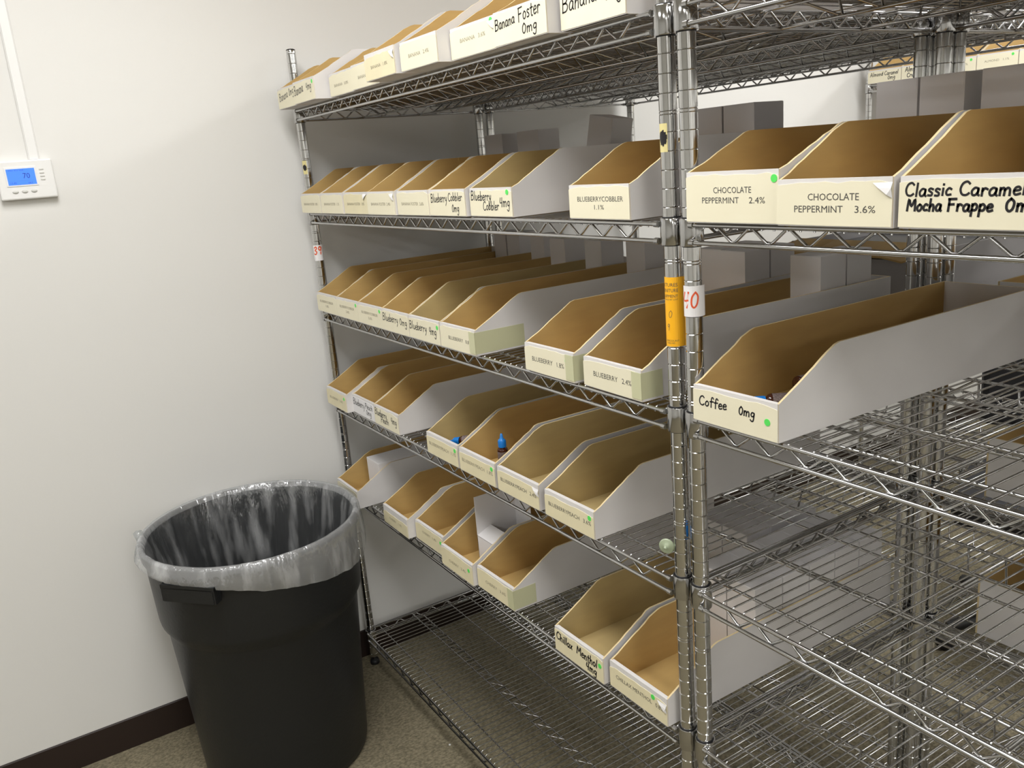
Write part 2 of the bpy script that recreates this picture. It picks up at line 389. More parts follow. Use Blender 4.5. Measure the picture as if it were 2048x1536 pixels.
# ------------------------------------------------------------------ corrugated bins
BW, BD, BH, LIP, RUN = 5.96, 23.6, 4.45, 2.06, 4.4
def bin_mesh(w=BW, d=BD, kraft='kraft', lip=LIP, rnd=None):
    rnd = rnd or random.Random(1); b = MB(); t = .13
    for x0, x1, a, c in ((0, t, 0, 1), (w-t, w, 1, 0)):
        j = rnd.uniform(-.15, .15)
        prof = [(.0, 0), (d, 0), (d, BH), (RUN+.25+j, BH), (RUN-.1+j, BH-.08)]
        for k in range(7, 0, -1):
            f = k/8; prof.append((.12+f*(RUN-.3), lip+(BH-lip-.1)*f+rnd.uniform(-.035, .035)))
        prof.append((0.0, lip))
        b.prism(prof, 0, x0, x1, 2, a, c)
    b.box(t, w-t, .05, d-.05, 0, .12, [0, 1, 1, 1, 1, 1])
    b.box(t, w-t, d-t, d, 0, BH, [0, 2, 0, 1, 0, 1])
    b.box(t*.2, w-t*.2, -.06, .24, 0, lip+.02, [0, 0, 0, 0, 1, 0])
    return b.mesh('body', ['white', kraft, 'edge'])
_bm = {}
def bmesh_for(kraft, lip, var, w, d):
    k = (kraft, lip, var, w, d)
    if k not in _bm: _bm[k] = bin_mesh(w, d, kraft, lip, random.Random(var))
    return _bm[k]
def label_mesh(w, lip, rnd, top, m):
    """paper label with a slightly ragged outline, standing proud of the lip"""
    pts = [(-.02, .06), (w*.5, .04), (w-.02, .05), (w+.0, lip*.5)]
    n = 9
    for i in range(n+1): pts.append((w+.0-(w)*i/n, top-rnd.uniform(0, .11)-(.12 if i in (0, n) else 0)))
    pts.append((-.01, lip*.5))
    b = MB(); b.prism(pts, 1, -.085, -.062); return b.mesh('label', m)
bins = []
def make_bin(z, x, y, label, group, items=None, ink='ink', rz=0.0, kraft='kraft', lip=LIP, dot=None, cream='cream', top=None, w=BW, d=BD, tape=None, curl=None, face=-1, var=None):
    var = len(bins) % 4 if var is None else var
    loc = W(x, y, z-.13)
    t = thing('cardboard_bin', label, 'storage bin', loc, rz, group); bins.append(t)
    link('body', bmesh_for(kraft, lip, var, w, d), t)
    if items is not None:
        rnd = random.Random(len(bins)*3); tp = top if top else lip-.1
        l = link('label', label_mesh(w, lip, rnd, tp, cream), t)
        pl = lambda u, v: (u, -.092, v)
        groups = {}
        for it in items: groups.setdefault(it[0] == 'h', []).append(it)
        for hd, its in groups.items(): lettering(its, pl, 'marker' if hd else ink, l)
    if dot:
        b = MB(); n = 20; b.prism([(dot[0]+.19*math.cos(6.2832*i/n), dot[1]+.19*math.sin(6.2832*i/n)) for i in range(n)], 1, -.105, -.087)
        b.obj('dot_sticker', 'green', t)
    if tape:   # strip folded round the right corner on to the side panel
        b = MB(); b.box(w-.0, w+.02, -.08, tape, .15, lip-.15); b.box(w-.9, w+.02, -.12, -.092, .15, lip-.15); b.obj('tape', 'tape_clear', t)
    if curl:   # torn, lifted corner of the label
        s_, cx, cz = curl; b = MB()
        vs = [(cx, -.098, cz), (cx+s_*.92, -.098, cz+.02), (cx+s_*.9, -.17, cz-.22), (cx+s_*.72, -.2, cz-.48), (cx+s_*.3, -.17, cz-.2), (cx+s_*.92, -.098, cz-.62)]
        b.add(vs, [(0, 1, 2, 4), (4, 2, 3), (2, 5, 3)], 0)
        b.add([(x_, y_+.012, z_-.01) for x_, y_, z_ in vs], [(4, 2, 1, 0), (3, 2, 4), (3, 5, 2)], 0)
        b.obj('torn_corner', 'paper', t, fix=False)
    return t
def T(*a): return ('p',)+a       # printed: text,u,v,w,h
def H(*a): return ('h',)+a       # handwritten: text,u,v,w,h,pen,tilt
gx = {k: 'bins on the %s shelf of the left front rack' % n for k, n in ((5, 'top'), (4, 'second'), (3, 'third'), (2, 'fourth'), (1, 'fifth'))}
Z5, Z4, Z3, Z2, Z1, Z0 = LV
# top shelf
make_bin(Z5, -57.88, -2.3, 'white bin with handwritten Banana label, farthest left on top shelf', gx[5], [H('Banana 0mg', .5, .75, 4.6, .75, .08, 6)], rz=.01)
make_bin(Z5, -51.9, -2.6, 'white bin hand-labelled Banana 4mg with green dot, top shelf', gx[5], [H('Banana', .3, .8, 2.7, .85, .09, 4), H('4mg', 3.8, 1.0, 1.5, .7, .08)], dot=(5.6, 1.65))
make_bin(Z5, -45.4, -1.2, 'white bin printed BANANA 0.8%, third from left on top shelf', gx[5], [T('BANANA   0.8%', 1.2, .8, 3.4, .26)], ink='ink_faint')
make_bin(Z5, -39.2, -1.5, 'white bin printed BANANA 1.1%, partly hidden on top shelf', gx[5], [T('BANANA   1.1%', 1.5, .8, 3.4, .26)], ink='ink_faint')
make_bin(Z5, -32.6, -3.0, 'white bin printed BANANA 1.8% jutting forward on top shelf', gx[5], [T('BANANA   1.8%', 1.3, .85, 3.3, .26)], ink='ink_faint', rz=-.02, cream='cream2', top=1.85, curl=(1, 5.0, 1.75))
make_bin(Z5, -26.2, -2.8, 'white bin printed BANANA 2.4% on the top shelf', gx[5], [T('BANANA   2.4%', 1.4, .85, 3.3, .27)], ink='ink_faint')
make_bin(Z5, -20.1, -1.75, 'white bin printed BANANA 3.6% with curled label on top shelf', gx[5], [T('BANANA   3.6%', 1.4, 1.0, 3.4, .27)], dot=(5.6, 1.8), curl=(1, 5.1, 1.8), ink='ink_faint')
make_bin(Z5, -13.9, -1.95, 'white bin hand-labelled Banana Foster 0mg on top shelf', gx[5], [H('Banana', .2, 1.0, 2.4, .62, .09, 3), H('Foster', 2.95, 1.1, 2.5, .78, .09, 4), H('0mg', 3.3, .35, 1.7, .62, .09, 2)], top=2.0)
make_bin(Z5, -7.6, -1.15, 'white bin hand-labelled Banana 4mg nearest the middle posts, top shelf', gx[5], [H('Banana', .2, 1.0, 3.3, .85, .09, 2), H('4mg', 4.0, .95, 1.7, .8, .09, 3)], w=5.9)
# second shelf
T4 = ['BANANA FOSTER  0.8%', 'BANANA FOSTER  1.1%', 'BANANA FOSTER  1.8%', 'BANANA FOSTER  2.4%', 'BANANA FOSTER  3.6%']
for i, s_ in enumerate(T4):
    make_bin(Z4, -57.88+6.07*i, [-1.35, -1.3, -1.15, -1.25, -1.0][i], 'white bin printed %s, %s on second shelf' % (s_.replace('  ', ' '), ['farthest left', 'second from left', 'third from left', 'torn label corner', 'next to handwritten one'][i]), gx[4], [T(s_, .9, .85, 4.2, .26)], ink='ink_faint',
             kraft='kraft' if i != 5 else 'kraft_olive', curl=(-1, 5.9, 1.9) if i == 2 else (1, 5.0, 1.85) if i == 3 else None, cream='cream2' if i == 2 else 'cream', dot=None)
make_bin(Z4, -27.65, -.9, 'white bin hand-labelled Blueberry Cobbler 0mg on second shelf', gx[4], [H('Blueberry', .35, 1.1, 2.8, .66, .075), H('Cobbler', 3.3, 1.2, 2.3, .6, .075), H('0mg', 3.8, .35, 1.2, .6, .075)])
make_bin(Z4, -21.4, -.6, 'white bin hand-labelled Blueberry Cobbler 4mg with green dot, second shelf', gx[4], [H('Blueberry', .2, 1.2, 3.0, .66, .08), H('Cobbler', 1.9, .5, 2.3, .62, .08), H('4mg', 4.3, .72, 1.4, .7, .08)], kraft='kraft_olive', dot=(5.4, 1.75), rz=-.004)
make_bin(Z4, -8.65, -.6, 'white bin printed BLUEBERRYCOBBLER 1.1% standing alone on second shelf', gx[4], [T('BLUEBERRYCOBBLER', .9, 1.08, 4.5, .3), T('1.1%', 2.6, .6, .95, .28)], rz=-.012, top=2.02)
# third shelf
for i, s_ in enumerate(['1.8%', '2.4%', '3.6%']):
    make_bin(Z3, -57.88+6.01*i, -1.1, 'white bin printed BLUEBERRYCOBBLER %s, %s on third shelf' % (s_, ['no dot, farthest left', 'second from left', 'left of the handwritten Blueberry bins'][int(s_ != '1.8%')+int(s_ == '3.6%')]), gx[3], [T('BLUEBERRYCOBBLER', 1.0, 1.1, 4.0, .26), T(s_, 2.6, .62, .9, .26)], ink='ink_faint', dot=(5.55, 1.7) if i else None)
make_bin(Z3, -39.92, -1.1, 'white bin hand-labelled Blueberry 0mg on third shelf', gx[3], [H('Blueberry', .3, 1.0, 3.5, .72, .085), H('0mg', 4.1, .95, 1.6, .66, .085)])
make_bin(Z3, -33.92, -1.05, 'white bin hand-labelled Blueberry 4mg with green dot, third shelf', gx[3], [H('Blueberry', .1, .9, 3.5, .7, .085), H('4mg', 4.0, .8, 1.4, .7, .085)], dot=(5.6, 1.55), kraft='kraft_olive')
make_bin(Z3, -27.9, -1.0, 'white bin printed BLUEBERRY 0.8% with yellowed tape on its side, third shelf', gx[3], [T('BLUEBERRY   0.8%', 1.5, .85, 3.8, .30)], tape=4.6, rz=-.004)
make_bin(Z3, -15.1, -.75, 'white bin printed BLUEBERRY 1.8% with green dot, third shelf', gx[3], [T('BLUEBERRY   1.8%', .95, .85, 3.9, .34)], dot=(5.2, 1.45), tape=1.3)
make_bin(Z3, -8.35, -.5, 'white bin printed BLUEBERRY 2.4% against the middle post, third shelf', gx[3], [T('BLUEBERRY   2.4%', 1.1, .85, 3.9, .34)], rz=-.02, tape=1.6, lip=1.98)
# fourth shelf
make_bin(Z2, -57.88, -1.5, 'white bin printed BLUEBERRY 3.6%, farthest left on fourth shelf', gx[2], [T('BLUEBERRY   3.6%', 1.0, .9, 3.9, .28)], ink='ink_faint', dot=(5.4, 1.5), cream='cream2')
make_bin(Z2, -51.93, -.7, 'white bin hand-labelled Blueberry Peach 0mg on fourth shelf', gx[2], [H('Blueberry', .2, 1.0, 3.2, .72, .08), H('Peach', 3.6, 1.15, 2.0, .6, .08), H('0mg', 3.7, .45, 1.4, .6, .08)], cream='paper')
make_bin(Z2, -45.91, -.7, 'white bin hand-labelled Blueberry Peach 4mg, end of left trio on fourth shelf', gx[2], [H('Blueberry', .2, 1.1, 3.0, .72, .085), H('Peach', 1.6, .5, 2.0, .62, .085), H('4mg', 4.2, .9, 1.4, .7, .085)])
for i, (s_, x, kr) in enumerate([('1.1%', -33.2, 'kraft_olive'), ('1.8%', -26.9, 'kraft'), ('2.4%', -20.5, 'kraft_olive'), ('3.6%', -13.7, 'kraft_olive')]):
    make_bin(Z2, x, -.9, 'white bin printed BLUEBERRYPEACH %s, %s' % (s_, ['holding a lying blue-capped bottle', 'holding the upright blue-capped bottle', 'empty with a torn label corner', 'empty at the right end of its row'][i]), gx[2], [T('BLUEBERRYPEACH', .5, .95, 3.8, .3), T(s_, 4.75, .95, .9, .3)], ink='ink' if i > 1 else 'ink_faint', kraft=kr, cream='cream2',
             dot=(5.5, 1.5) if i != 2 else None, top=1.8, curl=(1, 5.1, 1.75) if i == 2 else None, rz=.0)
# fifth shelf
make_bin(Z1, -56.6, -2.2, 'white bin holding a long white carton behind the trash can liner', gx[1], [T('CHERRY   0.8%', 1.2, .9, 3.4, .28)], ink='ink_faint')
make_bin(Z1, -45.4, -1.3, 'white bin with a torn label peeling across its lip, fifth shelf', gx[1], [T('CHERRY   1.1%', 1.5, .8, 3.0, .26)], ink='ink_faint', cream='cream2', top=1.5)
make_bin(Z1, -39.1, -.5, 'white bin printed CHERRY 1.8% with green dot, fifth shelf', gx[1], [T('CHERRY   1.8%', 1.5, 1.1, 3.0, .26)], ink='ink_faint', dot=(5.4, 1.3), cream='cream2', w=5.9, rz=.01)
make_bin(Z1, -32.1, -1.2, 'white bin printed CHERRY 2.4% with an open white carton inside', gx[1], [T('CHERRY   2.4%', 1.5, .8, 3.2, .26)], ink='ink_faint', dot=(5.3, 1.3), cream='cream2')
make_bin(Z1, -25.9, -.8, 'white bin printed CHERRY 3.6% with tape on its right side', gx[1], [T('CHERRY   3.6%', 1.4, .9, 3.3, .28)], ink='ink_faint', dot=(5.3, 1.6), cream='cream2', tape=2.2, rz=.01)
make_bin(Z1, -13.1, -1.3, 'white bin hand-labelled Chillax Menthol 4mg on fifth shelf', gx[1], [H('Chillax', .2, 1.1, 2.1, .62, .11, -2), H('Menthol', 2.8, 1.05, 2.5, .68, .11, -2), H('4mg', 3.9, .3, 1.3, .62, .11)], kraft='kraft_olive', dot=(5.6, 1.35), cream='cream2')
make_bin(Z1, -6.8, -.95, 'white bin printed CHILLAX MENTHOL 0% beside the middle post, fifth shelf', gx[1], [T('CHILLAX MENTHOL   0.8%', .7, .95, 4.9, .3)], dot=(4.6, 1.55), cream='cream2', top=1.75, curl=(1, 5.0, 1.6))
# right foreground rack
g2 = 'bins on the right foreground rack'
make_bin(Z4, 2.35, -1.0, 'white bin printed CHOCOLATE PEPPERMINT 2.4% on right foreground rack', g2, [T('CHOCOLATE', 1.95, 1.5, 2.5, .30), T('PEPPERMINT', 1.15, 1.0, 2.5, .30), T('2.4%', 4.3, 1.0, 1.0, .30)], lip=2.55, dot=(5.85, 2.15), w=6.12)
make_bin(Z4, 8.55, -1.2, 'white bin printed CHOCOLATE PEPPERMINT 3.6% with a torn label corner', g2, [T('CHOCOLATE', 1.75, 1.15, 2.65, .30), T('PEPPERMINT', 1.0, .62, 2.6, .30), T('3.6%', 4.2, .62, 1.0, .30)], curl=(1, 5.05, 1.85), rz=-.01)
make_bin(Z4, 14.75, -1.15, 'white bin hand-labelled Classic Caramel Mocha Frappe 0mg', g2, [H('Classic', .25, 1.3, 2.0, .5, .09), H('Caramel', 2.5, 1.3, 2.5, .5, .09), H('Mocha', .35, .72, 1.5, .46, .1), H('Frappe', 2.05, .72, 1.8, .46, .1), H('0mg', 4.25, .72, 1.3, .5, .1)])
make_bin(Z3, 2.3, -.85, 'long white bin hand-labelled Coffee 0mg with green dot', g2, [H('Coffee', .45, 1.0, 2.1, .52, .085, 2), H('0mg', 3.35, 1.05, 1.15, .5, .085)], dot=(5.3, 1.0), top=1.95)
for i in range(6):
    make_bin(Z5, 2.4+6.2*i, -.9-.2*(i % 2), 'white bin seen from below on the right rack top shelf', 'bins overhead on the right foreground rack')
for i in range(9):
    t = make_bin(Z5, -57.6+6.1*i+6, R2Y+DY+1.0, 'white bin seen from below on the second row top shelf, facing away', 'bins overhead on the second row of racks'); t.rotation_euler.z = math.pi
    t = make_bin(Z5, CX+1.0+6.1*i+6, R2Y+DY+1.0, 'white bin seen from below on the second row top shelf, facing away', 'bins overhead on the second row of racks'); t.rotation_euler.z = math.pi
for z, n, w_ in ((Z3, 'third', 'top'), (Z2, 'fourth', 'upper'), (Z1, 'fifth', 'lower')):
    for i in range(3):
        t = make_bin(z, 5.2+6.6*i+6, R2Y+DY+.8, 'white bin facing away on the %s shelf of the rack behind the right foreground rack' % n, 'backs of bins on the %s shelf behind' % n); t.rotation_euler.z = math.pi
nm3 = ['Almond Caramel', 'Almond Cream', 'ALMOND 0.8%', 'ALMOND 1.1%', 'ALMOND 1.8%', 'ALMOND 2.4%', 'ALMOND 3.6%', 'Apple 0mg']
d3 = ['Almond Caramel 0mg', 'Almond Cream', 'ALMOND 0.8%', 'ALMOND 1.1%', 'ALMOND 1.8%', 'ALMOND 2.4%']
its = [[H('Almond', .4, 1.1, 2.4, .6, .09), H('Caramel', 3.0, 1.1, 2.5, .6, .09), H('0mg', 3.6, .4, 1.4, .6, .09)],
       [H('Almond', .6, 1.15, 2.6, .7, .11), H('Cream', .9, .35, 2.2, .6, .11)],
       [T('ALMOND   0.8%', 1.1, .9, 3.6, .3)], [T('ALMOND   1.1%', 1.1, .9, 3.6, .3)], [T('ALMOND   1.8%', 1.1, .9, 3.6, .3)], [T('ALMOND   2.4%', 1.1, .9, 3.6, .3)]]
for i in range(6):
    make_bin(Z5, -57.9+6.1*i, R3Y-1.3, 'distant white bin labelled %s on the far rack top shelf' % d3[i], 'bins on the far rack top shelf', its[i], ink='ink_faint', dot=(5.2, 1.6) if i > 1 else None)
for i in range(9):
    make_bin(Z3, -57.9+6.1*i, R3Y-1.0, 'distant white bin low on the far rack across the aisle', 'bins on the far rack third shelf', [])

# ------------------------------------------------------------------ cartons
def carton_mesh(w, d, h, name='body', m='carton'):
    b = MB(); b.box(0, w, 0, d, 0, h-.03); b.box(.03, w-.03, .02, d-.03, h-.03, h)          # tucked lid slightly inset
    b.box(.06, w-.06, -.012, 0, h-1.1, h-.06); return b.mesh(name, m)
_cm = {}
def carton(x, y, z, w, d, h, label, group=None, m='carton', rz=0, rx=0, ry=0):
    k = (w, d, h, m)
    if k not in _cm: _cm[k] = carton_mesh(w, d, h, 'white_carton', m)
    o = link('white_carton', _cm[k], None, W(x, y, z), (rx, ry, rz)); return tag(o, label, 'carton', group)
H0 = -.0
zb = lambda L: L-.13+.125
where = [(-51.6, 19.2, 'left side of the second BLUEBERRYCOBBLER bin'), (-48.9, 19.3, 'right side of the second BLUEBERRYCOBBLER bin'), (-42.75, 18.5, 'third BLUEBERRYCOBBLER bin'), (-37.0, 17.1, 'hand-labelled Blueberry 0mg bin'),
         (-31.2, 17.2, 'hand-labelled Blueberry 4mg bin'), (-25.3, 17.5, 'BLUEBERRY 0.8% bin with taped side'), (-14.75, 16.2, 'left side of the BLUEBERRY 1.8% bin'), (-12.0, 15.9, 'right side of the BLUEBERRY 1.8% bin'), (-4.95, 15.7, 'BLUEBERRY 2.4% bin by the middle post')]
for x, y, wh in where:
    for k in range(2 if y < 17.0 else 1):
        carton(x, y+k*2.85, zb(Z3), 2.6, 2.7, 6.65, 'upright white carton, %s, %s' % ('rear one' if k else 'at the back', wh), None)
carton(-45.5, 19.6, zb(Z4), 4.1, 2.7, 6.6, 'bright square-fronted white carton behind the second shelf bins', None)
carton(-51.55, 19.1, zb(Z4), 3.7, 2.7, 6.6, 'shaded white carton at far left behind the second shelf bins')
carton(-32.3, 18.2, zb(Z4)+.72, 3.0, 2.8, 6.7, 'tilted white carton leaning behind the second shelf bins', None, rz=.14, ry=.20, rx=-.03)
for i in range(2): carton(-8.2+2.75*i, 9.8, zb(Z4)+.02, 2.6, 2.7, 6.05, 'carton with shade painted grey, standing in the BLUEBERRYCOBBLER 1.1% bin', 'pair of cartons beside the middle posts', m='carton_shaded')
for x, wh in [(2.55, 'left half of the chocolate peppermint bin nearest the posts'), (5.35, 'right half of the chocolate peppermint bin nearest the posts'), (8.95, 'left half of the torn-label chocolate bin'), (11.75, 'right half of the torn-label chocolate bin'), (15.1, 'left-hand one in the Classic Caramel bin'), (17.85, 'right-hand one in the Classic Caramel bin')]:
    carton(x, 14.4, zb(Z4), 2.65, 2.7, 6.5, 'grey-white upright carton, '+wh)
for i in range(2):
    for k in range(3): carton(-12.75+2.75*i, 13.6+2.75*k-.0, zb(Z1), 2.65, 2.7, 6.7, 'white carton standing at the back of the hand-labelled Chillax Menthol 4mg bin', 'cartons at the back of the hand-labelled menthol bin') if k < 3 else None
    for k in range(5): carton(-6.5+2.75*i, 7.6+2.85*k, zb(Z1), 2.65, 2.75, 6.7, 'white carton standing in the CHILLAX MENTHOL bin', 'cartons packed in the chillax menthol bin')
carton(-54.4, .9, zb(Z1), 3.5, 14, 4.4, 'long white carton lying in the bin behind the trash can')
carton(-42.4, 11.5, zb(Z1), 2.7, 2.7, 6.6, 'white carton standing at the back of the peeling-label bin')
carton(-37.6, 12.5, zb(Z1), 2.7, 2.7, 6.6, 'white carton standing at the back of the CHERRY 1.8% bin')
# open display carton in the fourth bin of the fifth shelf
t = thing('open_carton', 'open white display carton with its flap folded out, in CHERRY 2.4% bin', 'carton', W(-29.15, 1.2, zb(Z1)))
b = MB(); th = .05
b.box(0, 2.75, 0, th, 0, 3.1); b.box(0, th, 0, 4.4, 0, 6.9); b.box(2.7, 2.75, 0, 4.4, 0, 3.1); b.box(0, 2.75, 4.35, 4.4, 0, 6.9); b.box(0, 2.75, 0, 4.4, 0, .05); b.obj('body', 'carton', t)
b = MB(); b.add([(0, .0, 3.1), (2.7, 0, 3.1), (2.7, 1.5, 3.75), (0, 1.5, 3.75), (0, .0, 3.06), (2.7, 0, 3.06), (2.7, 1.5, 3.71), (0, 1.5, 3.71)],
      [(0, 1, 2, 3), (7, 6, 5, 4), (0, 4, 5, 1), (1, 5, 6, 2), (2, 6, 7, 3), (3, 7, 4, 0)]); b.obj('flap', 'carton', t)
# carton, shade put into its grey body, with torn flaps behind the right foreground rack
t = thing('open_shipping_box', 'open white shipping box, shade painted grey, with torn brown flaps behind the right foreground rack', 'box', W(-17.2, R2Y+6, Z3-.13))
b = MB()
b.box(0, 15, 0, .2, 0, 4.4); b.box(0, 15, 13, 13.2, 0, 5.6); b.box(0, .2, .2, 13, 0, 5.6); b.box(14.8, 15, .2, 13, 0, 5.6); b.box(.2, 14.8, .2, 13, 0, .2); b.obj('body', 'carton_shaded', t)
b = MB(); b.box(.3, 14.7, .4, 12.8, .25, 4.9); b.obj('dark_slot_fill', 'gap', t, bevel=.2)  # black block stands in for the dark slot between flap and body
for x0, x1, y0, y1, dz in ((0, 15, -3.0, 1.5, -.6), (0, 15, 13.2, 16.5, 1.2)):
    b = MB(); rnd = random.Random(3); n = 9; vs = []; 
    for i in range(n):
        f = i/(n-1); vs.append((x0+f*(x1-x0), y1 if y0 < 0 else y0, 5.7)); vs.append((x0+f*(x1-x0), (y0 if y0 < 0 else y1)+rnd.uniform(-.5, .5), 5.7+dz+rnd.uniform(-.4, .4)))
    nn = len(vs); vs += [(a, c, d_-.15) for a, c, d_ in vs]
    fs = [(2*i, 2*i+1, 2*i+3, 2*i+2) for i in range(n-1)]+[(nn+2*i, nn+2*i+2, nn+2*i+3, nn+2*i+1) for i in range(n-1)]+[(2*i+1, nn+2*i+1, nn+2*i+3, 2*i+3) for i in range(n-1)]
    b.add(vs, fs); b.obj('flap', 'kraft', t)

# ------------------------------------------------------------------ bottles
def bottle(loc, label, rot=(0, 0, 0), group=None):
    t = thing('dropper_bottle', label, 'bottle', loc, 0, group); t.rotation_euler = rot
    b = MB(); b.lathe([(0, 0), (.42, 0), (.46, .05), (.46, 1.75), (.42, 1.9), (.26, 2.02), (.24, 2.12), (0, 2.12)], 20); b.obj('body', 'amber', t)
    b = MB(); b.lathe([(.468, .12), (.468, 1.68)], 20); b.obj('paper_label', 'bottle_label', t, fix=False)
    b = MB(); b.lathe([(.34, 2.05), (.34, 2.62), (.28, 2.72), (.17, 2.8), (.13, 3.05), (.09, 3.22), (0, 3.25)], 20)
    for k in range(20):
        a = 6.2832*k/20; b.box(.335*math.cos(a)-.015, .335*math.cos(a)+.015, .335*math.sin(a)-.015, .335*math.sin(a)+.015, 2.08, 2.6)
    b.obj('cap', 'blue', t); return t
bottle(W(-23.9, 1.7, Z2), 'upright amber dropper bottle with blue cap in BLUEBERRYPEACH 1.8% bin')
bottle(W(-28.9, 2.3, Z2+1.35), 'amber dropper bottle lying with blue cap pointing left in BLUEBERRYPEACH 1.1% bin', (math.radians(97), 0, math.radians(-56)))
bottle(W(-31.6, 1.7, Z2+.48), 'second amber bottle lying under the blue-capped one in BLUEBERRYPEACH 1.1% bin', (math.radians(90), 0, math.radians(115)))
gc = 'bottles lying in the Coffee bin'
bottle(W(5.5, 4.3, Z3+.49), 'amber dropper bottle lying with blue cap toward the Coffee bin label', (math.radians(90), 0, math.radians(-37)), gc)
bottle(W(5.3, 4.1, Z3+1.4), 'amber dropper bottle lying on top of the blue-capped one in the Coffee bin', (math.radians(90), 0, math.radians(170)), gc)
bottle(W(6.7, 3.6, Z3+.49), 'amber dropper bottle lying base-first against the right wall of the Coffee bin', (math.radians(90), 0, math.radians(178)), gc)
bottle(W(-3.2, 1.3, Z3+.49), 'amber dropper bottle lying near the lip of the BLUEBERRY 2.4% bin', (math.radians(90), 0, math.radians(190)))
bottle(W(-4.5, 1.9, Z3+.49), 'second amber dropper bottle, on the left of the pair in BLUEBERRY 2.4% bin', (math.radians(90), 0, math.radians(182)))
bottle(W(-40.1, .6, Z1+.49), 'amber dropper bottle lying in the peeling-label bin', (math.radians(90), 0, math.radians(182)))

# ------------------------------------------------------------------ stickers and odd things on the posts
def wrap(px, py, r, ang0, z0):
    """plane -> cylinder round a post; u grows to the right seen from the camera"""
    def f(u, v): a = ang0+u/r; return (px+r*math.cos(a), py+r*math.sin(a), z0+v)
    return f
def sticker(name, px, py, r, a0, wd_, z0, h, m, label, cat, loose=None):
    """curved paper band; a0 is the start angle"""
    t = thing(name, label, cat, W(px, py, z0))
    b = MB(); n = 14; vi = []; 
    for i in range(n+1):
        u = wd_*i/n; a = a0+u/r; rr = r+(loose or 0)*max(0, (i/n-.75))*4*.25
        for q in (0, .012): vi += [((rr+q)*math.cos(a), (rr+q)*math.sin(a), 0), ((rr+q)*math.cos(a), (rr+q)*math.sin(a), h)]
    fs = []
    for i in range(n):
        o = 4*i; fs += [(o+2, o+6, o+7, o+3), (o, o+1, o+5, o+4), (o+1, o+3, o+7, o+5), (o, o+4, o+6, o+2)]
    fs += [(0, 2, 3, 1), (4*n, 4*n+1, 4*n+3, 4*n+2)]
    b.add(vi, fs, 0, False); b.obj('paper', m, t)
    return t
camdir = math.atan2(-33.3, 36.2)     # direction from a post to the camera
# orange tag on the middle-left post
rB = .512; a0 = camdir-1.95
t = sticker('price_sticker', 0, 0, rB, a0, 1.75, -12.9, 4.0, 'orange', 'orange printed sticker wrapped round the middle-left post', 'sticker', loose=.35)
pl = lambda u, v: ((rB+.018)*math.cos(a0+u/rB), (rB+.018)*math.sin(a0+u/rB), v)
lettering([T('FIXTURES', .08, 3.48, 1.12, .20), T('FURNITURE', .02, 3.16, 1.2, .20), T('EQUIPMENT', .05, 2.85, 1.15, .17), T('FOR SALE BY LOT', .1, 2.70, 1.1, .08),
           T('DISCOUNT', .42, .30, .78, .10), T('SHELVES', .45, .17, .52, .08), H('0', .62, 1.7, .26, .45, .025), H('9', .5, .95, .2, .4, .025)], pl, 'ink', t.children[0])
# 40 on the middle-right post
a1 = camdir-1.6
t = sticker('number_sticker', CX, 0, rB, a1, 1.75, -11.0, 1.72, 'paper', 'white sticker with red handwritten 40 on the middle-right post', 'sticker', loose=.5)
pl1 = lambda u, v: ((rB+.016)*math.cos(a1+u/rB), (rB+.016)*math.sin(a1+u/rB), v)
lettering([H('40', .08, .5, 1.05, .95, .10)], pl1, 'red', t.children[0])
a2 = math.atan2(-33.3, 36.2+LX)-1.4
t = sticker('number_sticker', -LX, 0, rB, a2, 1.6, -11.2, 1.75, 'paper', 'white sticker with red handwritten 39 on the far left post', 'sticker')
pl2 = lambda u, v: ((rB+.016)*math.cos(a2+u/rB), (rB+.016)*math.sin(a2+u/rB), v)
lettering([H('39', .15, .7, 1.0, .9, .14)], pl2, 'red', t.children[0])
def scribble(t, a, u0, z0, w_, h_):
    P_ = lambda u, v: ((rB+.016)*math.cos(a+u/rB), (rB+.016)*math.sin(a+u/rB), v)
    rnd = random.Random(5); b = MB()
    for k in range(16):
        u = u0+w_*k/15; e = math.sin(math.pi*(k+.5)/16)**.5; z1 = z0+h_*(.5-.5*e)+rnd.uniform(-.06, .06); z2 = z0+h_*(.5+.5*e)+rnd.uniform(-.06, .06)
        b.add([P_(u-.035, z1), P_(u+.035, z1), P_(u+.035, z2), P_(u-.035, z2)], [(0, 1, 2, 3)])
    b.obj('scribble', 'marker', t, fix=False)
a3 = camdir-1.25
t = sticker('masking_tape', 0, 0, rB, a3, .55, -2.05, 1.5, 'tape', 'masking tape with a black scribble on the middle-left post', 'tape'); scribble(t, a3, .05, .35, .45, .78)
a4 = a2+.5
t = sticker('masking_tape', -LX, 0, rB, a4, .5, -1.6, 1.45, 'tape', 'small masking tape with a black blot on the far left post', 'tape'); scribble(t, a4, .06, .4, .36, .6)
# clear disc hanging on the left side of the middle-left post
t = thing('suction_disc', 'clear greenish plastic disc stuck to the middle-left post', 'disc', W(-1.0, -.35, -25.9))
t.rotation_euler = (math.radians(90), 0, math.radians(30))
b = MB(); b.lathe([(0, .0), (.42, .0), (.5, .03), (.5, .1), (.42, .14), (.2, .12), (.12, .3), (0, .32)], 28); b.obj('disc_body', 'disc', t)
b = MB(); b.lathe([(0, .3), (.1, .3), (.1, .42), (0, .45)], 14); b.obj('nub', 'disc', t)
b = MB(); b.lathe([(0, 0), (.16, 0), (.18, .1), (.18, .85), (.1, 1.0), (0, 1.02)], 16)
tag(b.obj('bottle_cap', 'blue', loc=W(.78, .25, -25.0)), 'blue plastic cap wedged between the two middle posts', 'cap')

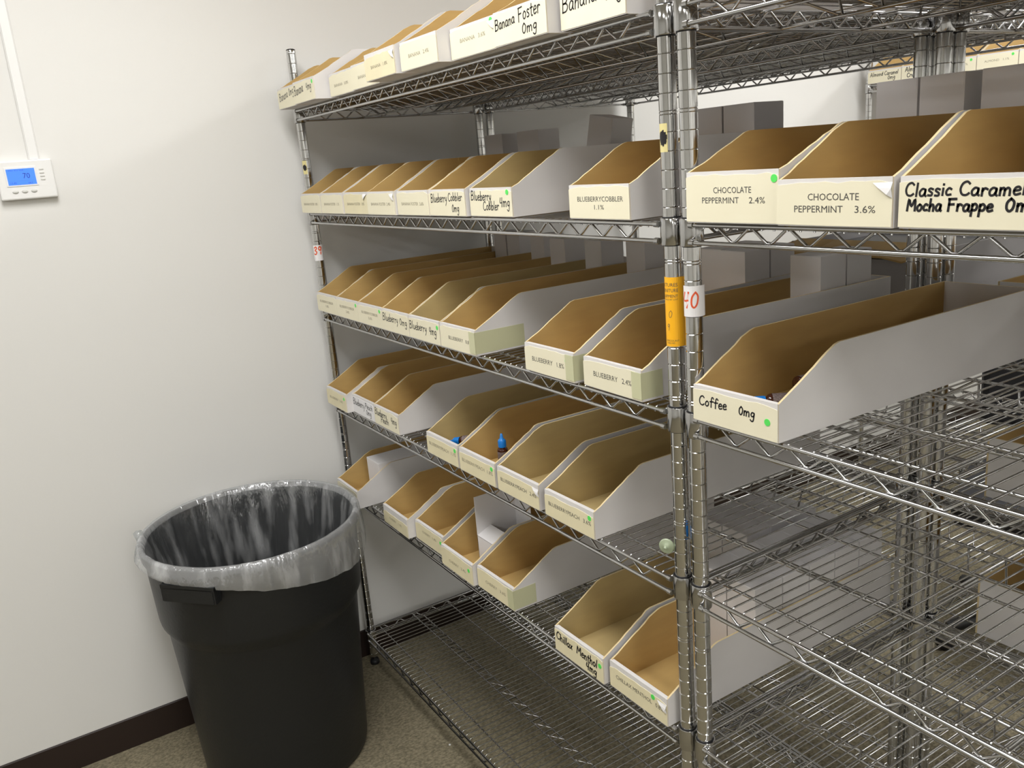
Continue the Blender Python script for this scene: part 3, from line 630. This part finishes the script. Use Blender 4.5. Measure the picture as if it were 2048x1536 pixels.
# ------------------------------------------------------------------ thermostat and raceway
t = thing('thermostat', 'white wall thermostat with a glowing blue screen', 'thermostat', W(XL, -27.4, .1))
b = MB(); b.box(0, .8, -2.45, 2.45, -1.85, 1.8); me = b.mesh('housing', 'thermo', bevel=.14); link('housing', me, t)
b = MB(); b.box(.8, .86, -1.75, .95, -.62, 1.18); b.obj('screen_bezel', 'thermo', t, bevel=.02)
b = MB(); b.box(.84, .885, -1.6, .82, -.48, 1.02); sc_ = b.obj('screen', 'lcd', t)
pl5 = lambda u, v: (.89, u, v)
lettering([T('70', -.25, .1, .6, .5), T('MO TU WE', -1.4, .82, 1.3, .11), T('12:30', -1.4, -.36, .5, .15), T('SET', .1, -.4, .4, .12), T('__________', -1.5, -.1, 2.1, .1)], pl5, 'lcd_ink', sc_)
for y in (-1.15, -.35, .45):
    b = MB(); b.lathe([(0, .07), (.16, .07), (.22, 0), (.22, -.06)], 16); o = b.obj('button', 'button', t, v3(.82, y, -1.12), (0, math.pi/2, 0)); o.scale = (.75, 1.25, 1)
for z in (.85, .52, .2, -.1):
    b = MB(); b.box(0, .07, -.2, .2, -.07, .07); b.obj('button', 'button', t, v3(.79, 1.42, z), bevel=.03)
lettering([T('COMFORT', 1.05, -1.15, .95, .11)], lambda u, v: (.806, u, v), 'ink_faint', t.children[0], 'lettering')
b = MB(); b.prism([(-.5, 0), (.5, 0), (.5, .28), (.36, .42), (-.36, .42), (-.5, .28)], 2, 0, CEIL-1.9-.02)
r_ = MB(); 
vs = [(.0, -.5), (.0, .5), (.28, .5), (.42, .36), (.42, -.36), (.28, -.5)]
r_.prism([(x, y) for x, y in vs], 2, 0, CEIL-1.92)
tag(r_.obj('cable_raceway', 'thermo', loc=W(XL, -26.35, 1.92)), 'white cable raceway running up the wall from the thermostat', 'raceway')

# ------------------------------------------------------------------ trash can
TC = (-49.3, -14.5); RZ = -35.9; HANG = -48
t = thing('trash_can', 'black round plastic trash can with ribbed handles', 'trash can', W(TC[0], TC[1], -FZ))
b = MB(); h = RZ+FZ
outer = [(0, .3), (7.9, .3), (8.3, 0), (8.6, .2), (8.75, 1.0), (9.2, 9), (9.75, 18.0), (9.85, 18.4), (10.3, 19.2), (10.4, 19.8), (10.6, h-3.2), (10.65, h-1.4), (10.95, h-1.2), (11.05, h-.35), (10.9, h), (10.6, h-.05),
         (10.45, h-1.2), (10.3, h-4), (9.6, 17.5), (8.4, 1.0), (0, .9)]
b.lathe(outer, 72); b.obj('body', 'bin', t)
ha = math.radians(HANG)
for a in (ha, ha+math.pi):
    b = MB(); c, s_ = math.cos(a), math.sin(a)
    def Q(r, u, z): return (r*c-u*s_, r*s_+u*c, z)
    for (r0, r1_, u0, u1, z0, z1) in ((10.4, 11.35, -2.9, 2.9, h-1.9, h-1.5), (10.4, 11.3, -2.9, -2.6, h-3.2, h-1.6), (10.4, 11.3, 2.6, 2.9, h-3.2, h-1.6), (11.1, 11.35, -2.7, 2.7, h-3.2, h-1.8)):
        v = [Q(r0, u0, z0), Q(r1_, u0, z0), Q(r1_, u1, z0), Q(r0, u1, z0), Q(r0, u0, z1), Q(r1_, u0, z1), Q(r1_, u1, z1), Q(r0, u1, z1)]
        b.add(v, [(0, 3, 2, 1), (4, 5, 6, 7), (0, 1, 5, 4), (1, 2, 6, 5), (2, 3, 7, 6), (3, 0, 4, 7)])
    b.obj('handle', 'bin', t)
# liner
t = thing('bin_liner', 'clear plastic liner folded over the trash can rim', 'liner', W(TC[0], TC[1], -FZ))
b = MB(); n = 220; rnd = random.Random(11)
ph = [rnd.uniform(0, 6.28) for _ in range(8)]
def wr(a, f): return sum(math.sin(a*k+ph[i]+f*(i % 3-1)*1.7)*w_ for i, (k, w_) in enumerate(((7, .10), (13, .09), (23, .07), (37, .05), (51, .035), (68, .03))))
rows = []
prof = [(7.4, 4.0, .6), (7.9, 8, .8), (8.3, 12, .9), (8.7, 16, 1.0), (9.2, 20, .9), (9.6, 23, .7), (10.1, h-1.6, .4), (10.4, h-.4, .2), (10.62, h+.12, .12), (10.95, h+.2, .12), (11.2, h-.1, .12), (11.26, h-.6, .15), (11.4, -1, .3), (11.3, -2, .45)]
vs = []
for j, (r, z, w_) in enumerate(prof):
    for k in range(n):
        a = 6.2832*k/n
        drop = .75+3.3*(.5+.5*math.cos(a-math.radians(65)))**2+.12*math.sin(3*a+1)+.3*wr(a, 0)
        zz_ = z if z >= 0 else (h-.6-drop*(.5 if z == -1 else 1.0))
        rr = r+wr(a, j*.35)*w_*1.3
        if z < 0: rr += .10
        if z < 0 and z == -2: rr = r+abs(wr(a, 2))*.5
        vs.append((rr*math.cos(a), rr*math.sin(a), zz_))
fs = [(j*n+k, j*n+(k+1) % n, (j+1)*n+(k+1) % n, (j+1)*n+k) for j in range(len(prof)-1) for k in range(n)]
b.add(vs, fs, [0 if i < 7*n else 1 for i in range(len(fs))], True)
b.add([(r*math.cos(6.2832*k/n)*1.0, r*math.sin(6.2832*k/n), z) for r, z in ((7.4, 4.0), (4, 3.2), (.5, 3.0)) for k in range(n)], [(j*n+k, j*n+(k+1) % n, (j+1)*n+(k+1) % n, (j+1)*n+k) for j in range(2) for k in range(n)], 0, True)
b.obj('film', ['film', 'film_dense'], t, fix=False)
b = MB(); ka = math.radians(-118)
cx_, cy_ = 11.5*math.cos(ka), 11.5*math.sin(ka)
b.lathe([(.1, .5), (.45, .3), (.5, -.3), (.25, -.8), (.5, -1.6), (.65, -2.4), (.3, -2.5)], 12, (cx_, cy_))
for i in range(len(b.v)): x, y, z = b.v[i]; b.v[i] = (x+.12*math.sin(z*5+i), y+.12*math.cos(z*4+i), z+h-.3)
b.obj('gathered_knot', 'film', t, fix=False)
# small litter on the carpet
b = MB(); b.lathe([(0, .12), (.1, .09), (.13, .04), (.1, 0), (0, 0)], 8); tag(b.obj('paper_scrap', 'paper', loc=W(-38.2, .0, -FZ)), 'tiny white paper scrap on the carpet by the rack', 'scrap')
# desk chair in the far aisle, glimpsed through the lower shelves
t = thing('office_chair', 'black office chair in the far aisle, glimpsed through the lower shelves', 'chair', W(-10, 66, -FZ), .4)
b = MB(); b.box(-9, 9, -9, 9, 17, 20.5); b.obj('seat', 'dark', t, bevel=1.2)
b = MB(); b.box(-8.5, 8.5, 8.5, 11, 24, 42); b.obj('backrest', 'dark', t, bevel=1.0)
b = MB(); b.lathe([(0, 17), (1.1, 17), (1.1, 8), (1.8, 7.8), (1.8, 4), (0, 4)], 16); b.obj('gas_column', 'gap', t)
b = MB(); b.tube([(0, 8, 18), (0, 12, 19), (0, 12.2, 30)], .7, 8); b.obj('back_bracket', 'gap', t)
for k in range(5):
    a = 6.2832*k/5; c, s_ = math.cos(a), math.sin(a)
    b = MB(); b.tube([(1.2*c, 1.2*s_, 5), (11*c, 11*s_, 3)], .8, 8); lg = b.obj('leg', 'gap', t)
    b = MB(); b.lathe([(0, .5), (1.1, .5), (1.1, -.5), (0, -.5)], 14); b.obj('caster', 'gap', lg, v3(11.2*c, 11.2*s_, 1.12), (math.pi/2, 0, a))
